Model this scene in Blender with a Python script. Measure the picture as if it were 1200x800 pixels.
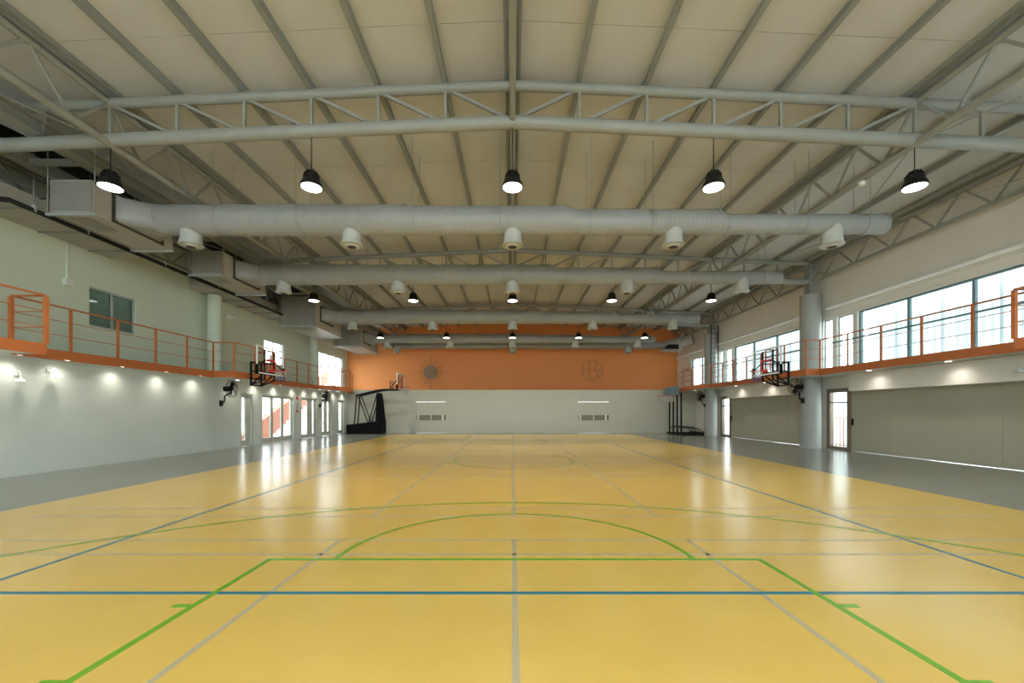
import bpy, math, random
from mathutils import Vector, Matrix
random.seed(7)
for o in list(bpy.data.objects): bpy.data.objects.remove(o)
SC = bpy.context.scene
COL = SC.collection

# ------------------------------------------------------------------ camera
cam_d = bpy.data.cameras.new('camera'); cam = bpy.data.objects.new('camera', cam_d); COL.objects.link(cam)
cam_d.sensor_width = 36.0; cam_d.lens = 14.4; cam_d.shift_y = 82/1200.0; cam_d.shift_x = -0.0005
cam_d.clip_end = 300
cam.location = (0, 0, 1.464); cam.rotation_euler = (math.pi/2, 0, 0)
SC.camera = cam

# ------------------------------------------------------------------ world / exposure
W = bpy.data.worlds.new('world'); SC.world = W; W.use_nodes = True
bg = W.node_tree.nodes['Background']; bg.inputs[0].default_value = (0.90, 0.96, 1.0, 1); bg.inputs[1].default_value = 7.0
SC.view_settings.view_transform = 'Standard'; SC.view_settings.look = 'None'
SC.view_settings.gamma = 1; SC.view_settings.use_curve_mapping = False
SC.view_settings.exposure = 0.27
LAMP_W = 46.0      # each high-bay lamp
SPOT_W = 24.0       # each gallery downlight
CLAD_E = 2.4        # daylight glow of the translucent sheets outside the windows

# ------------------------------------------------------------------ materials
def mat(name, col, rough=0.6, metal=0.0, var=0.06, scale=3.0, bump=0.0, bscale=80.0, coat=0.0, spec=0.5):
    m = bpy.data.materials.new(name); m.use_nodes = True; nt = m.node_tree; b = nt.nodes['Principled BSDF']
    b.inputs['Roughness'].default_value = rough; b.inputs['Metallic'].default_value = metal
    b.inputs['Specular IOR Level'].default_value = spec
    b.inputs['Coat Weight'].default_value = coat; b.inputs['Coat Roughness'].default_value = 0.15
    tc = nt.nodes.new('ShaderNodeTexCoord')
    n = nt.nodes.new('ShaderNodeTexNoise'); n.inputs['Scale'].default_value = scale; n.inputs['Detail'].default_value = 4
    nt.links.new(tc.outputs['Object'], n.inputs['Vector'])
    r = nt.nodes.new('ShaderNodeMapRange'); r.inputs[1].default_value = 0.3; r.inputs[2].default_value = 0.7
    r.inputs[3].default_value = 1-var; r.inputs[4].default_value = 1+var
    nt.links.new(n.outputs[0], r.inputs[0])
    mx = nt.nodes.new('ShaderNodeVectorMath'); mx.operation = 'SCALE'; mx.inputs[0].default_value = col[:3]
    nt.links.new(r.outputs[0], mx.inputs['Scale']); nt.links.new(mx.outputs[0], b.inputs['Base Color'])
    if bump:
        n2 = nt.nodes.new('ShaderNodeTexNoise'); n2.inputs['Scale'].default_value = bscale
        nt.links.new(tc.outputs['Object'], n2.inputs['Vector'])
        bp = nt.nodes.new('ShaderNodeBump'); bp.inputs['Strength'].default_value = bump; bp.inputs['Distance'].default_value = 0.01
        nt.links.new(n2.outputs[0], bp.inputs['Height']); nt.links.new(bp.outputs[0], b.inputs['Normal'])
    return m
def ribbed(name, col, rough, axis, wl, strength, dist=0.01, metal=0.0, var=0.04):
    m = mat(name, col, rough, metal, var); nt = m.node_tree; b = nt.nodes['Principled BSDF']
    tc = nt.nodes.new('ShaderNodeTexCoord'); w = nt.nodes.new('ShaderNodeTexWave'); w.bands_direction = axis
    w.inputs['Scale'].default_value = math.pi*2/20/wl if False else 0.314/wl
    nt.links.new(tc.outputs['Object'], w.inputs['Vector'])
    bp = nt.nodes.new('ShaderNodeBump'); bp.inputs['Strength'].default_value = strength; bp.inputs['Distance'].default_value = dist
    nt.links.new(w.outputs['Fac'], bp.inputs['Height']); nt.links.new(bp.outputs[0], b.inputs['Normal'])
    return m
def emit(name, col, s):
    m = bpy.data.materials.new(name); m.use_nodes = True; nt = m.node_tree
    nt.nodes.remove(nt.nodes['Principled BSDF']); e = nt.nodes.new('ShaderNodeEmission')
    e.inputs[0].default_value = (*col, 1); e.inputs[1].default_value = s
    nt.links.new(e.outputs[0], nt.nodes['Material Output'].inputs[0]); return m
def glass(name, tint, gloss=0.12):
    m = bpy.data.materials.new(name); m.use_nodes = True; nt = m.node_tree
    nt.nodes.remove(nt.nodes['Principled BSDF'])
    t = nt.nodes.new('ShaderNodeBsdfTransparent'); t.inputs[0].default_value = (*tint, 1)
    g = nt.nodes.new('ShaderNodeBsdfGlossy'); g.inputs['Roughness'].default_value = 0.03
    lw = nt.nodes.new('ShaderNodeLayerWeight'); lw.inputs[0].default_value = 0.5
    pw = nt.nodes.new('ShaderNodeMath'); pw.operation = 'POWER'; pw.inputs[1].default_value = 5; nt.links.new(lw.outputs['Facing'], pw.inputs[0])
    f = nt.nodes.new('ShaderNodeMath'); f.operation = 'MULTIPLY_ADD'; f.inputs[1].default_value = 0.7; f.inputs[2].default_value = 0.04; nt.links.new(pw.outputs[0], f.inputs[0])
    mx = nt.nodes.new('ShaderNodeMixShader')
    nt.links.new(f.outputs[0], mx.inputs[0]); nt.links.new(t.outputs[0], mx.inputs[1]); nt.links.new(g.outputs[0], mx.inputs[2])
    nt.links.new(mx.outputs[0], nt.nodes['Material Output'].inputs[0]); return m
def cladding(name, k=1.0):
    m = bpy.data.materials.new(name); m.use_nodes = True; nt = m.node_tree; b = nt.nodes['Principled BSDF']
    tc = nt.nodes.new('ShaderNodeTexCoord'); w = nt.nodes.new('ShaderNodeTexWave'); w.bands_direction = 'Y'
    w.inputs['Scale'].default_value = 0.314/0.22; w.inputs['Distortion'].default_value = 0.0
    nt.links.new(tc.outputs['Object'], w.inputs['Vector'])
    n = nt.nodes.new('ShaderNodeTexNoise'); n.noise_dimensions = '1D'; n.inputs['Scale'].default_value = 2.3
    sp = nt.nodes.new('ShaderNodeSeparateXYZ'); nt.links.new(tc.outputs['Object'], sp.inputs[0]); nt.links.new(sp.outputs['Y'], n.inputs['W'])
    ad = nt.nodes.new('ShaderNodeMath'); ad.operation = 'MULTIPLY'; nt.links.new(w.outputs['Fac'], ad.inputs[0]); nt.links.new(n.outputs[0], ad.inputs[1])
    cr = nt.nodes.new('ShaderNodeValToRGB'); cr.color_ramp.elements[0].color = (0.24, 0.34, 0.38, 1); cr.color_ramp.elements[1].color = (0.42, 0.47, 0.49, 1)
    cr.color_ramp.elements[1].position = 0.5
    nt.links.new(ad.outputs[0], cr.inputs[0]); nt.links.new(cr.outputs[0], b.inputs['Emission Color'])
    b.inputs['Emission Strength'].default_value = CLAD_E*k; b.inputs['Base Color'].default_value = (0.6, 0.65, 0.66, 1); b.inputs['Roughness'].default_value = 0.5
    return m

M = dict(
 grey_floor=mat('grey_vinyl', (0.20, 0.205, 0.17), 0.21, var=0.05, scale=6, bump=0.03, bscale=25),
 joint=mat('floor_joint', (0.10, 0.10, 0.085), 0.6),
 yellow=mat('yellow_vinyl', (0.595, 0.40, 0.090), 0.215, var=0.035, scale=1.3, bump=0.035, bscale=18),
 green=mat('green_paint', (0.13, 0.33, 0.012), 0.3, var=0.03),
 blue=mat('blue_paint', (0.006, 0.15, 0.21), 0.3, var=0.03),
 greyline=mat('grey_paint', (0.40, 0.34, 0.20), 0.3, var=0.03),
 wallw=mat('wall_pale', (0.61, 0.655, 0.60), 0.33, var=0.02, scale=0.8, bump=0.02, bscale=40),
 wallk=mat('end_wall_pale', (0.52, 0.50, 0.405), 0.4, var=0.02, scale=0.8),
 wallu=mat('wall_upper', (0.67, 0.735, 0.61), 0.7, var=0.02, scale=0.8),
 wallb=mat('wall_beige', (0.80, 0.765, 0.70), 0.6, var=0.02, scale=0.8),
 orange=mat('orange_wall_paint', (0.92, 0.325, 0.092), 0.65, var=0.025, scale=0.6),
 steel_o=mat('orange_steel', (0.52, 0.155, 0.04), 0.42, var=0.05, scale=5),
 roof=mat('roof_sheet', (0.59, 0.59, 0.585), 0.65, var=0.035, scale=0.9),
 roofdark=mat('black_lining', (0.012, 0.012, 0.012), 0.8),
 steel=mat('grey_painted_steel', (0.295, 0.30, 0.275), 0.45, var=0.04, scale=4),
 steel_d=mat('darker_grey_steel', (0.27, 0.285, 0.27), 0.5, var=0.04, scale=4),
 conc=mat('grey_concrete_column', (0.37, 0.375, 0.35), 0.5, var=0.05, scale=2, bump=0.05, bscale=30),
 duct=ribbed('spiral_duct', (0.325, 0.33, 0.32), 0.42, 'X', 0.11, 0.35, 0.01),
 galv=mat('galvanised_sheet', (0.30, 0.283, 0.258), 0.4, 0.15, 0.06, 5),
 galvl=mat('pale_sheet', (0.44, 0.415, 0.37), 0.45, 0.0, 0.04, 5),
 diff=mat('diffuser_white', (0.48, 0.49, 0.46), 0.4),
 black=mat('black_plastic', (0.010, 0.010, 0.010), 0.45, spec=0.25),
 blackm=mat('black_metal', (0.010, 0.010, 0.011), 0.5, spec=0.2),
 blackpad=mat('black_padding', (0.005, 0.005, 0.006), 0.7, bump=0.05, spec=0.1),
 bright=mat('bright_white', (0.93, 0.94, 0.94), 0.35),
 white=mat('white_enamel', (0.78, 0.78, 0.75), 0.4),
 alu=mat('aluminium', (0.46, 0.50, 0.51), 0.35, 0.3, 0.03),
 frame_d=mat('blue_grey_frame', (0.16, 0.24, 0.26), 0.45),
 brown=mat('brown_frame', (0.22, 0.165, 0.12), 0.45),
 red=mat('red_enamel', (0.62, 0.025, 0.018), 0.35),
 panel=mat('beige_panel', (0.44, 0.42, 0.32), 0.5, var=0.02, scale=1.0),
 doorw=mat('pale_door', (0.50, 0.52, 0.46), 0.35, var=0.02),
 glass=glass('clear_glass', (0.93, 0.97, 0.97)),
 glassd=glass('dark_green_glass', (0.36, 0.41, 0.41)),
 board=glass('board_glass', (0.93, 0.95, 0.95)),
 lens=emit('lamp_lens', (1.0, 0.97, 0.90), 9.0),
 lens2=emit('downlight_lens', (1.0, 0.93, 0.82), 6.0),
 clad=cladding('translucent_sheet'), cladlow=cladding('translucent_low_screen', 1.15), post_glow=cladding('post_painted_glow', 0.45),  # posts are no light source; scattered daylight is put into their emission
 net=mat('net_cord', (0.55, 0.52, 0.50), 0.8),
 netb=mat('net_cord_blue', (0.03, 0.06, 0.25), 0.8),
 emblem=mat('grey_green_metal', (0.36, 0.22, 0.10), 0.5),
 smoked=mat('smoked_plate', (0.17, 0.14, 0.095), 0.3),
 ground=mat('pale_paving', (0.62, 0.60, 0.56), 0.8),
 brick=mat('red_render', (0.50, 0.19, 0.13), 0.8),
 extw=mat('white_render', (0.80, 0.80, 0.78), 0.8),
 rubber=mat('dark_gasket', (0.05, 0.045, 0.035), 0.7),
)

# ------------------------------------------------------------------ mesh builder
class MB:
    def __init__(s): s.v = []; s.f = []; s.sm = []
    def _add(s, vs, fs, sm=False):
        n = len(s.v); s.v += [tuple(v) for v in vs]; s.f += [tuple(i+n for i in f) for f in fs]; s.sm += [sm]*len(fs); return s
    def box(s, x0, x1, y0, y1, z0, z1):
        vs = [(x0,y0,z0),(x1,y0,z0),(x1,y1,z0),(x0,y1,z0),(x0,y0,z1),(x1,y0,z1),(x1,y1,z1),(x0,y1,z1)]
        return s._add(vs, [(0,3,2,1),(4,5,6,7),(0,1,5,4),(1,2,6,5),(2,3,7,6),(3,0,4,7)])
    def bar(s, a, b, w, h, up=(0,0,1)):
        a = Vector(a); b = Vector(b); d = (b-a).normalized(); u = Vector(up)
        if abs(d.dot(u)) > 0.99: u = Vector((0,1,0))
        sx = d.cross(u).normalized()*w/2; sz = sx.cross(d).normalized()*h/2
        vs = [a-sx-sz, a+sx-sz, a+sx+sz, a-sx+sz, b-sx-sz, b+sx-sz, b+sx+sz, b-sx+sz]
        return s._add(vs, [(0,1,2,3),(7,6,5,4),(0,4,5,1),(1,5,6,2),(2,6,7,3),(3,7,4,0)])
    def rings(s, rs, cap=True, sm=True):
        n = len(rs[0]); vs = [p for r in rs for p in r]; fs = []
        for i in range(len(rs)-1):
            for j in range(n):
                k = (j+1) % n; fs.append((i*n+j, i*n+k, (i+1)*n+k, (i+1)*n+j))
        s._add(vs, fs, sm)
        if cap:
            s._add(list(rs[0]), [tuple(reversed(range(n)))]); s._add(list(rs[-1]), [tuple(range(n))])
        return s
    def tube(s, pts, r, seg=10, cap=True):
        pts = [Vector(p) for p in pts]; rs = []
        if not isinstance(r, (list, tuple)): r = [r]*len(pts)
        prev = None
        for i, p in enumerate(pts):
            if i == 0: d = pts[1]-p
            elif i == len(pts)-1: d = p-pts[i-1]
            else: d = (pts[i+1]-p).normalized()+(p-pts[i-1]).normalized()
            d.normalize()
            if prev is None:
                u = Vector((0,0,1)) if abs(d.z) < 0.9 else Vector((1,0,0))
                a = d.cross(u).normalized()
            else: a = (prev-d*prev.dot(d)).normalized()
            prev = a; c = d.cross(a)
            rs.append([p+(a*math.cos(t)+c*math.sin(t))*r[i] for t in [2*math.pi*j/seg for j in range(seg)]])
        return s.rings(rs, cap)
    def lathe(s, prof, c=(0,0,0), seg=20, axis='Z', sm=True):
        rs = []
        for r, h in prof:
            ring = []
            for j in range(seg):
                t = 2*math.pi*j/seg; a, b = r*math.cos(t), r*math.sin(t)
                p = {'Z': (a, b, h), 'X': (h, a, b), 'Y': (b, h, a)}[axis]
                ring.append((p[0]+c[0], p[1]+c[1], p[2]+c[2]))
            rs.append(ring)
        for a, b in zip(rs[:-1], rs[1:]): s.rings([a, b], False, sm)
        s._add(list(rs[0]), [tuple(reversed(range(seg)))]); s._add(list(rs[-1]), [tuple(range(seg))])
        return s
    def torus(s, c, R, r, axis='Z', seg=24, k=6, a0=0, a1=2*math.pi):
        full = abs(a1-a0-2*math.pi) < 1e-6; pts = []
        for j in range(seg+1):
            t = a0+(a1-a0)*j/seg; a, b = R*math.cos(t), R*math.sin(t)
            p = {'Z': (a, b, 0), 'X': (0, a, b), 'Y': (a, 0, b)}[axis]; pts.append((p[0]+c[0], p[1]+c[1], p[2]+c[2]))
        return s.tube(pts, r, k, not full)
    def prism(s, poly, axis, a, b):
        def P(u, v, w): return {'Y': (u, w, v), 'X': (w, u, v), 'Z': (u, v, w)}[axis]
        n = len(poly); vs = [P(u, v, a) for u, v in poly]+[P(u, v, b) for u, v in poly]
        fs = [tuple(range(n)), tuple(reversed(range(n, 2*n)))]+[(i, i+n, (i+1) % n+n, (i+1) % n) for i in range(n)]
        return s._add(vs, fs)
    def xf(s, mtx):
        s.v = [tuple(mtx @ Vector(v)) for v in s.v]; return s
    def wall(s, axis, p0, p1, u0, u1, z0, z1, ops):
        us = sorted({u0, u1, *[o[0] for o in ops], *[o[1] for o in ops]}); zs = sorted({z0, z1, *[o[2] for o in ops], *[o[3] for o in ops]})
        us = [u for u in us if u0 <= u <= u1]; zs = [z for z in zs if z0 <= z <= z1]
        def solid(i, j):
            if i < 0 or j < 0 or i >= len(us)-1 or j >= len(zs)-1: return False
            uc = (us[i]+us[i+1])/2; zc = (zs[j]+zs[j+1])/2
            return not any(o[0] < uc < o[1] and o[2] < zc < o[3] for o in ops)
        def P(p, u, z): return (p, u, z) if axis == 'X' else (u, p, z)
        for i in range(len(us)-1):
            for j in range(len(zs)-1):
                if not solid(i, j): continue
                a, b, c, d = us[i], us[i+1], zs[j], zs[j+1]
                for p in (p0, p1): s._add([P(p,a,c),P(p,b,c),P(p,b,d),P(p,a,d)], [(0,1,2,3)])
                if not solid(i-1, j): s._add([P(p0,a,c),P(p1,a,c),P(p1,a,d),P(p0,a,d)], [(0,1,2,3)])
                if not solid(i+1, j): s._add([P(p0,b,c),P(p1,b,c),P(p1,b,d),P(p0,b,d)], [(0,1,2,3)])
                if not solid(i, j-1): s._add([P(p0,a,c),P(p1,a,c),P(p1,b,c),P(p0,b,c)], [(0,1,2,3)])
                if not solid(i, j+1): s._add([P(p0,a,d),P(p1,a,d),P(p1,b,d),P(p0,b,d)], [(0,1,2,3)])
        return s
    def build(s, name, m, parent=None, label=None, cat=None, group=None, kind=None, origin=None, hand=None):
        """ONE mesh object; as a child its vertices are in its top-level thing's frame"""
        if parent is not None:
            root = parent
            while root.parent: root = root.parent
            off = Vector(root.get('_o', (0,0,0)))
        elif origin is not None: off = Vector(origin)
        else:
            xs, ys, zs = zip(*s.v); off = Vector(((min(xs)+max(xs))/2, (min(ys)+max(ys))/2, min(zs)))
        me = bpy.data.meshes.new(name); me.from_pydata([tuple(Vector(v)-off) for v in s.v], [], s.f)
        me.polygons.foreach_set('use_smooth', s.sm); me.materials.append(M[m] if isinstance(m, str) else m)
        me.validate(); me.update()
        import bmesh
        bm = bmesh.new(); bm.from_mesh(me); bmesh.ops.recalc_face_normals(bm, faces=bm.faces); bm.to_mesh(me); bm.free()
        o = bpy.data.objects.new(name, me); COL.objects.link(o)
        if parent is not None: o.parent = parent
        else: o.location = off; o['_o'] = tuple(off)
        return tag(o, label, cat, group, kind)
def tag(o, label=None, cat=None, group=None, kind=None):
    for k, v in (('label', label), ('category', cat), ('group', group), ('kind', kind)):
        if v: o[k] = v
    return o
def thing(name, loc, label=None, cat=None, group=None, kind=None):
    o = bpy.data.objects.new(name, None); o.empty_display_size = 0.2; COL.objects.link(o); o.location = loc; o['_o'] = tuple(loc)
    return tag(o, label, cat, group, kind)
def copy_tree(o, parent=None):
    c = o.copy(); COL.objects.link(c); c.parent = parent
    for ch in list(o.children): copy_tree(ch, c)
    return c
def part(name, m, parent, fn, **k):
    mb = MB(); fn(mb); return mb.build(name, m, parent, **k)
def boxpart(name, m, parent, *b): return MB().box(*b).build(name, m, parent)

# ------------------------------------------------------------------ key dimensions (metres; x right, y down the hall, z up)
XC, YC = 0.02, 12.28                 # court centre
YR, YF, YFU = -5.5, 28.0, 30.8       # rear wall, lower end wall, upper end wall
XL, XLU, XR, XRU = -11.22, -12.4, 12.5, 12.45
TR = [-0.2, 8.15, 16.5, 24.8]        # roof trusses
def ztop(x): return 7.95-0.046*abs(x)
def zbot(x): return 7.22-0.046*abs(x)
def zroof(x): return 8.19-0.046*abs(x)
P = 4.0/3
ORD = ['first', 'second', 'third', 'fourth', 'fifth', 'sixth', 'seventh', 'eighth', 'ninth', 'tenth']
SIDE = {-1: 'air-handler side', 1: 'window side'}
TRN = {24.8: 'roof truss nearest orange wall', 16.5: 'second roof truss from orange wall', 8.15: 'third roof truss from orange wall', -0.2: 'fourth roof truss from orange wall'}

# ================================================================== SETTING
tag(MB().box(-60, 60, -40, 80, -0.5, -0.25).build('ground', 'ground'), kind='structure')
floor = tag(MB().box(-12.9, 12.9, YR-0.3, YFU+0.3, -0.25, -0.02).build('floor', 'joint'), kind='structure')
G = 0.004
for x0, x1 in ((-12.8, -9.6), (-9.6, -8.65), (-8.65, -7.5), (7.5, 8.62), (8.62, 9.5), (9.5, 10.6), (10.6, 12.8)):
    boxpart('floor_strip', 'grey_floor', floor, x0+G+XC, x1-G+XC, YR-0.2, YF+0.1, -0.02, 0)
boxpart('floor_strip', 'grey_floor', floor, -7.5+XC, 7.5+XC, YC+14+G, YF+0.1, -0.02, 0)
boxpart('floor_strip', 'grey_floor', floor, -7.5+XC, 7.5+XC, YR-0.2, YC-14-G, -0.02, 0)
boxpart('court_field', 'yellow', floor, -7.5+XC, 7.5+XC, YC-14, YC+14, -0.02, 0.0005)
# court markings, each line a thin painted strip
LZ = {'greyline': 0.0012, 'blue': 0.0018, 'green': 0.0024}
def line(m, x0, x1, y0, y1): boxpart('court_line', m, floor, XC+x0, XC+x1, y0, y1, 0.0, LZ[m])
def arc(m, cx, cy, R, w, a0, a1, n=64):
    z = LZ[m]; vs = []; fs = []
    for i in range(n+1):
        t = a0+(a1-a0)*i/n
        for r in (R, R-w): vs.append((XC+cx+r*math.cos(t), cy+r*math.sin(t), z))
    for i in range(n): fs.append((2*i, 2*i+1, 2*i+3, 2*i+2))
    MB()._add(vs, fs).build('court_line', m, floor)
w = 0.05
for e in (-1, 1):
    ye = YC+14*e
    def Y(d): return ye-e*d
    def yl(m, x0, x1, d0, d1): a, b = sorted((Y(d0), Y(d1))); line(m, x0, x1, a, b)
    yl('green', -2.45, 2.45, 5.75, 5.80)
    for s in (-1, 1):
        a, b = sorted((s*2.45, s*2.40)); yl('green', a, b, 0.0, 5.75)
        a, b = sorted((s*6.60, s*6.55)); yl('green', a, b, 0.0, 2.99)
        a, b = sorted((s*2.45, s*2.58))
        for d in (1.75, 2.95, 3.90, 4.78): yl('green', a, b, d, d+(0.05 if d != 2.95 else 0.4))
    if e < 0:
        arc('green', 0, Y(5.8), 1.8, w, 0, math.pi); th = math.acos(6.6/6.75); arc('green', 0, Y(1.575), 6.75, w, th, math.pi-th, 96)
    else:
        arc('green', 0, Y(5.8), 1.8, w, -math.pi, 0); th = math.acos(6.6/6.75); arc('green', 0, Y(1.575), 6.75, w, -math.pi+th, -th, 96)
arc('green', 0, YC, 1.8, w, 0, 2*math.pi, 96)
for s in (-1, 1):
    a, b = sorted((s*4.5, s*4.45)); line('blue', a, b, YC-9, YC+9)
line('blue', -4.5, 4.5, YC-9, YC-8.95); line('blue', -4.5, 4.5, YC+8.95, YC+9)
line('greyline', -4.5, 4.5, YC-3.02, YC-2.98); line('greyline', -4.5, 4.5, YC+2.98, YC+3.02)
g = 0.045
for ya, yb in ((-1.45, 4.66), (5.71, 11.81), (12.9, 19.0), (20.05, 26.15)):
    for x in (-1.98, 0, 1.98): line('greyline', x-g/2, x+g/2, ya, yb)
    for y in (ya, yb, ya+0.46, yb-0.46): line('greyline', -6.7, 6.7, y-g/2, y+g/2)

# ------------------------------------------------------------------ ceiling: sheets with open joints
ceil = thing('ceiling', (0, 12, 8), kind='structure')
JY = [YR, -0.7, 3.2, 7.05, 10.95, 14.85, 18.75, 22.65, 26.55, YFU]
for s in (-1, 1):
    for i in range(len(JY)-1):
        y0, y1 = JY[i]+0.006, JY[i+1]-0.006
        edge = 10.5 if s < 0 else 12.75
        MB().prism([(0, zroof(0)), (s*edge, zroof(edge)), (s*edge, zroof(edge)+0.06), (0, zroof(0)+0.06)], 'Y', y0, y1).build('roof_sheet', 'roof', ceil)
        if s < 0:
            MB().prism([(-10.4, zroof(10.4)+.25), (-12.75, zroof(12.75)+.25), (-12.75, zroof(12.75)+0.3), (-10.4, zroof(10.4)+0.3)], 'Y', y0, y1).build('lining_sheet', 'roofdark', ceil)
MB().box(-13, 13, YR-0.3, YFU+0.3, 8.75, 8.85).build('roof_deck', 'roofdark', ceil)

# ------------------------------------------------------------------ left lower wall with door openings
LD = [(16.88, 17.69), (18.3, 21.04), (21.7, 23.62), (24.0, 25.5), (26.2, 27.3)]
wl = tag(MB().wall('X', XL, XL-0.25, YR, YF, 0, 2.70, [(a, b, 0, 2.24) for a, b in LD]).build('wall_left', 'wallw', origin=(XL, 12, 0)), kind='structure')
LW = [(12.0, 13.5, 3.98, 5.14), (20.45, 22.2, 3.9, 5.1), (26.1, 29.9, 3.0, 5.33)]
tag(MB().wall('X', XLU, XLU-0.25, YR, YFU, 2.70, 8.0, LW).build('wall_left_upper', 'wallu', origin=(XLU, 12, 2.7)), kind='structure')
# ------------------------------------------------------------------ end wall
BD = [(-6.62, -4.52), (4.45, 6.62)]
tag(MB().wall('Y', YF, YF+0.2, XL-0.25, XR+0.2, 0, 2.94, [(a, b, 0, 2.12) for a, b in BD]).build('wall_back', 'wallk', origin=(0, YF, 0)), kind='structure')
tag(MB().box(XLU-.25, XRU+.25, YFU, YFU+0.2, 2.7, 8.3).build('wall_back_upper', 'orange'), kind='structure')
tag(MB().box(XLU, XRU, YF+0.2, YFU, 2.80, 2.94).build('storeroom_roof', 'wallw'), kind='structure')
RG = [(-10.5+3.5*i+.12, -10.5+3.5*(i+1)-.12, 0.9, 6.6) for i in range(6)]  # openings for the added rear glazing, out of view
tag(MB().wall('Y', YR, YR-0.2, XLU-.25, XR+.3, 0, 8.3, RG).build('wall_rear', 'wallw', origin=(0, YR, 0)), kind='structure')
# ------------------------------------------------------------------ right walls
BAY = [-8.35, 0.0, 8.3]
RW = []; RD = []
for d in BAY:
    RW += [(15.94+d, 16.42+d, 3.06, 5.09), (15.0+d, 15.73+d, 3.06, 5.09), (9.3+d, 14.8+d, 3.06, 5.09)]
    RD += [(15.15+d, 16.3+d)]
RW += [(25.55, 28.6, 3.06, 5.09)]
RW = [r for r in RW if r[0] > YR+.2]
tag(MB().wall('X', XRU, XRU+0.25, YR, YFU, 2.75, 8.0, RW).build('wall_right_upper', 'wallb', origin=(XRU, 12, 2.75)), kind='structure')
PAN = [(8.95+1.56*i+d, 8.95+1.56*(i+1)+d) for d in BAY[1:] for i in range(4)]
ops = [(a, b, 0, 2.35) for a, b in RD if a > YR]
for d in BAY[1:]: ops.append((8.95+d, 15.19+d, 0, 2.40))
tag(MB().wall('X', XR+.05, XR+0.3, YR, YF, 0, 2.75, [(a, b, z0, z1) for a, b, z0, z1 in ops]).build('wall_right', 'wallb', origin=(XR, 12, 0)), kind='structure')
for n, d in enumerate(BAY[1:]):
    tag(MB().box(12.0, XR+.05, 8.55+d, 14.62+d, 2.19, 2.80).build('trim_%d' % (n+1), 'wallb'), kind='structure')

# ================================================================== WINDOWS AND DOORS
wn = [0]; dn = [0]
def win_x(x, y0, y1, z0, z1, panes, fm, gm, fw=0.05, dep=0.08, trans=None):
    wn[0] += 1
    t = thing('window_%d' % wn[0], (x, (y0+y1)/2, z0), kind='structure')
    xa, xb = x-dep/2, x+dep/2
    part('window_frame', fm, t, lambda b: b.box(xa, xb, y0, y0+fw, z0, z1).box(xa, xb, y1-fw, y1, z0, z1).box(xa, xb, y0+fw, y1-fw, z0, z0+fw).box(xa, xb, y0+fw, y1-fw, z1-fw, z1))
    ys = [y0]+panes+[y1]
    for p in panes: boxpart('mullion', fm, t, xa, xb, p-fw*.6, p+fw*.6, z0+fw, z1-fw)
    if trans: boxpart('transom', fm, t, x-0.02, x+0.02, y0+fw, y1-fw, trans-0.02, trans+0.02)
    for a, b in zip(ys[:-1], ys[1:]): boxpart('pane', gm, t, x-0.005, x+0.005, a+fw*.5, b-fw*.5, z0+fw*.5, z1-fw*.5)
    return t
for a, b, z0, z1 in LW[:1]: win_x(XLU-0.1, a, b, z0, z1, [(a+b)/2], 'alu', 'glassd')
for a, b, z0, z1 in LW[1:2]: win_x(XLU-0.1, a, b, z0, z1, [(a+b)/2], 'alu', 'glass')
a, b, z0, z1 = LW[2]; win_x(XLU-0.1, a, b, z0, z1, [26.75, 27.8, 28.9], 'alu', 'glass')
# dark room behind the first gallery window
tag(MB().wall('X', XLU-2.6, XLU-2.5, 11.2, 14.3, 3.0, 6.0, []).box(XLU-2.5, XLU-.26, 11.2, 11.3, 3, 6).box(XLU-2.5, XLU-.26, 14.2, 14.3, 3, 6).box(XLU-2.5, XLU-.26, 11.3, 14.2, 5.9, 6).box(XLU-2.5, XLU-.26, 11.3, 14.2, 3, 3.1).build('office_wall', 'wallu'), kind='structure')
for a, b, z0, z1 in RW:
    wide = b-a > 3
    n = 3 if b-a > 4 else (2 if wide else 0)
    win_x(XRU+0.12, a, b, z0, z1, [a+(b-a)*i/n for i in range(1, n)] if n else [], 'frame_d' if wide else 'alu', 'glass', 0.06 if wide else 0.05, trans=None)
    if wide:
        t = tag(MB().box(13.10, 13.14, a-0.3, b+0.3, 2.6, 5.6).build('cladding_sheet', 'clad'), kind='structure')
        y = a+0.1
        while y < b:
            boxpart('cladding_post', 'post_glow', t, 13.02, 13.10, y-0.045, y+0.045, 2.6, 5.6); y += 1.5  # post glow is painted, dimmer than the sheet behind
t = thing('office_lamp', (XLU-1.4, 12.9, 5.75), 'small flat ceiling lamp inside the dark gallery window room', 'lamp')
MB().lathe([(.22, 5.78), (.22, 5.82)], (XLU-1.4, 12.9, 0), 20).build('lens', 'lens', t); MB().lathe([(.24, 5.82), (.24, 5.9)], (XLU-1.4, 12.9, 0), 20).build('body', 'white', t)
ol = bpy.data.lights.new('office_light', 'POINT'); ol.energy = 18; ol.shadow_soft_size = .2; olo = bpy.data.objects.new('office_light', ol); COL.objects.link(olo); olo.parent = t; olo.location = (0, 0, -.15)
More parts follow.
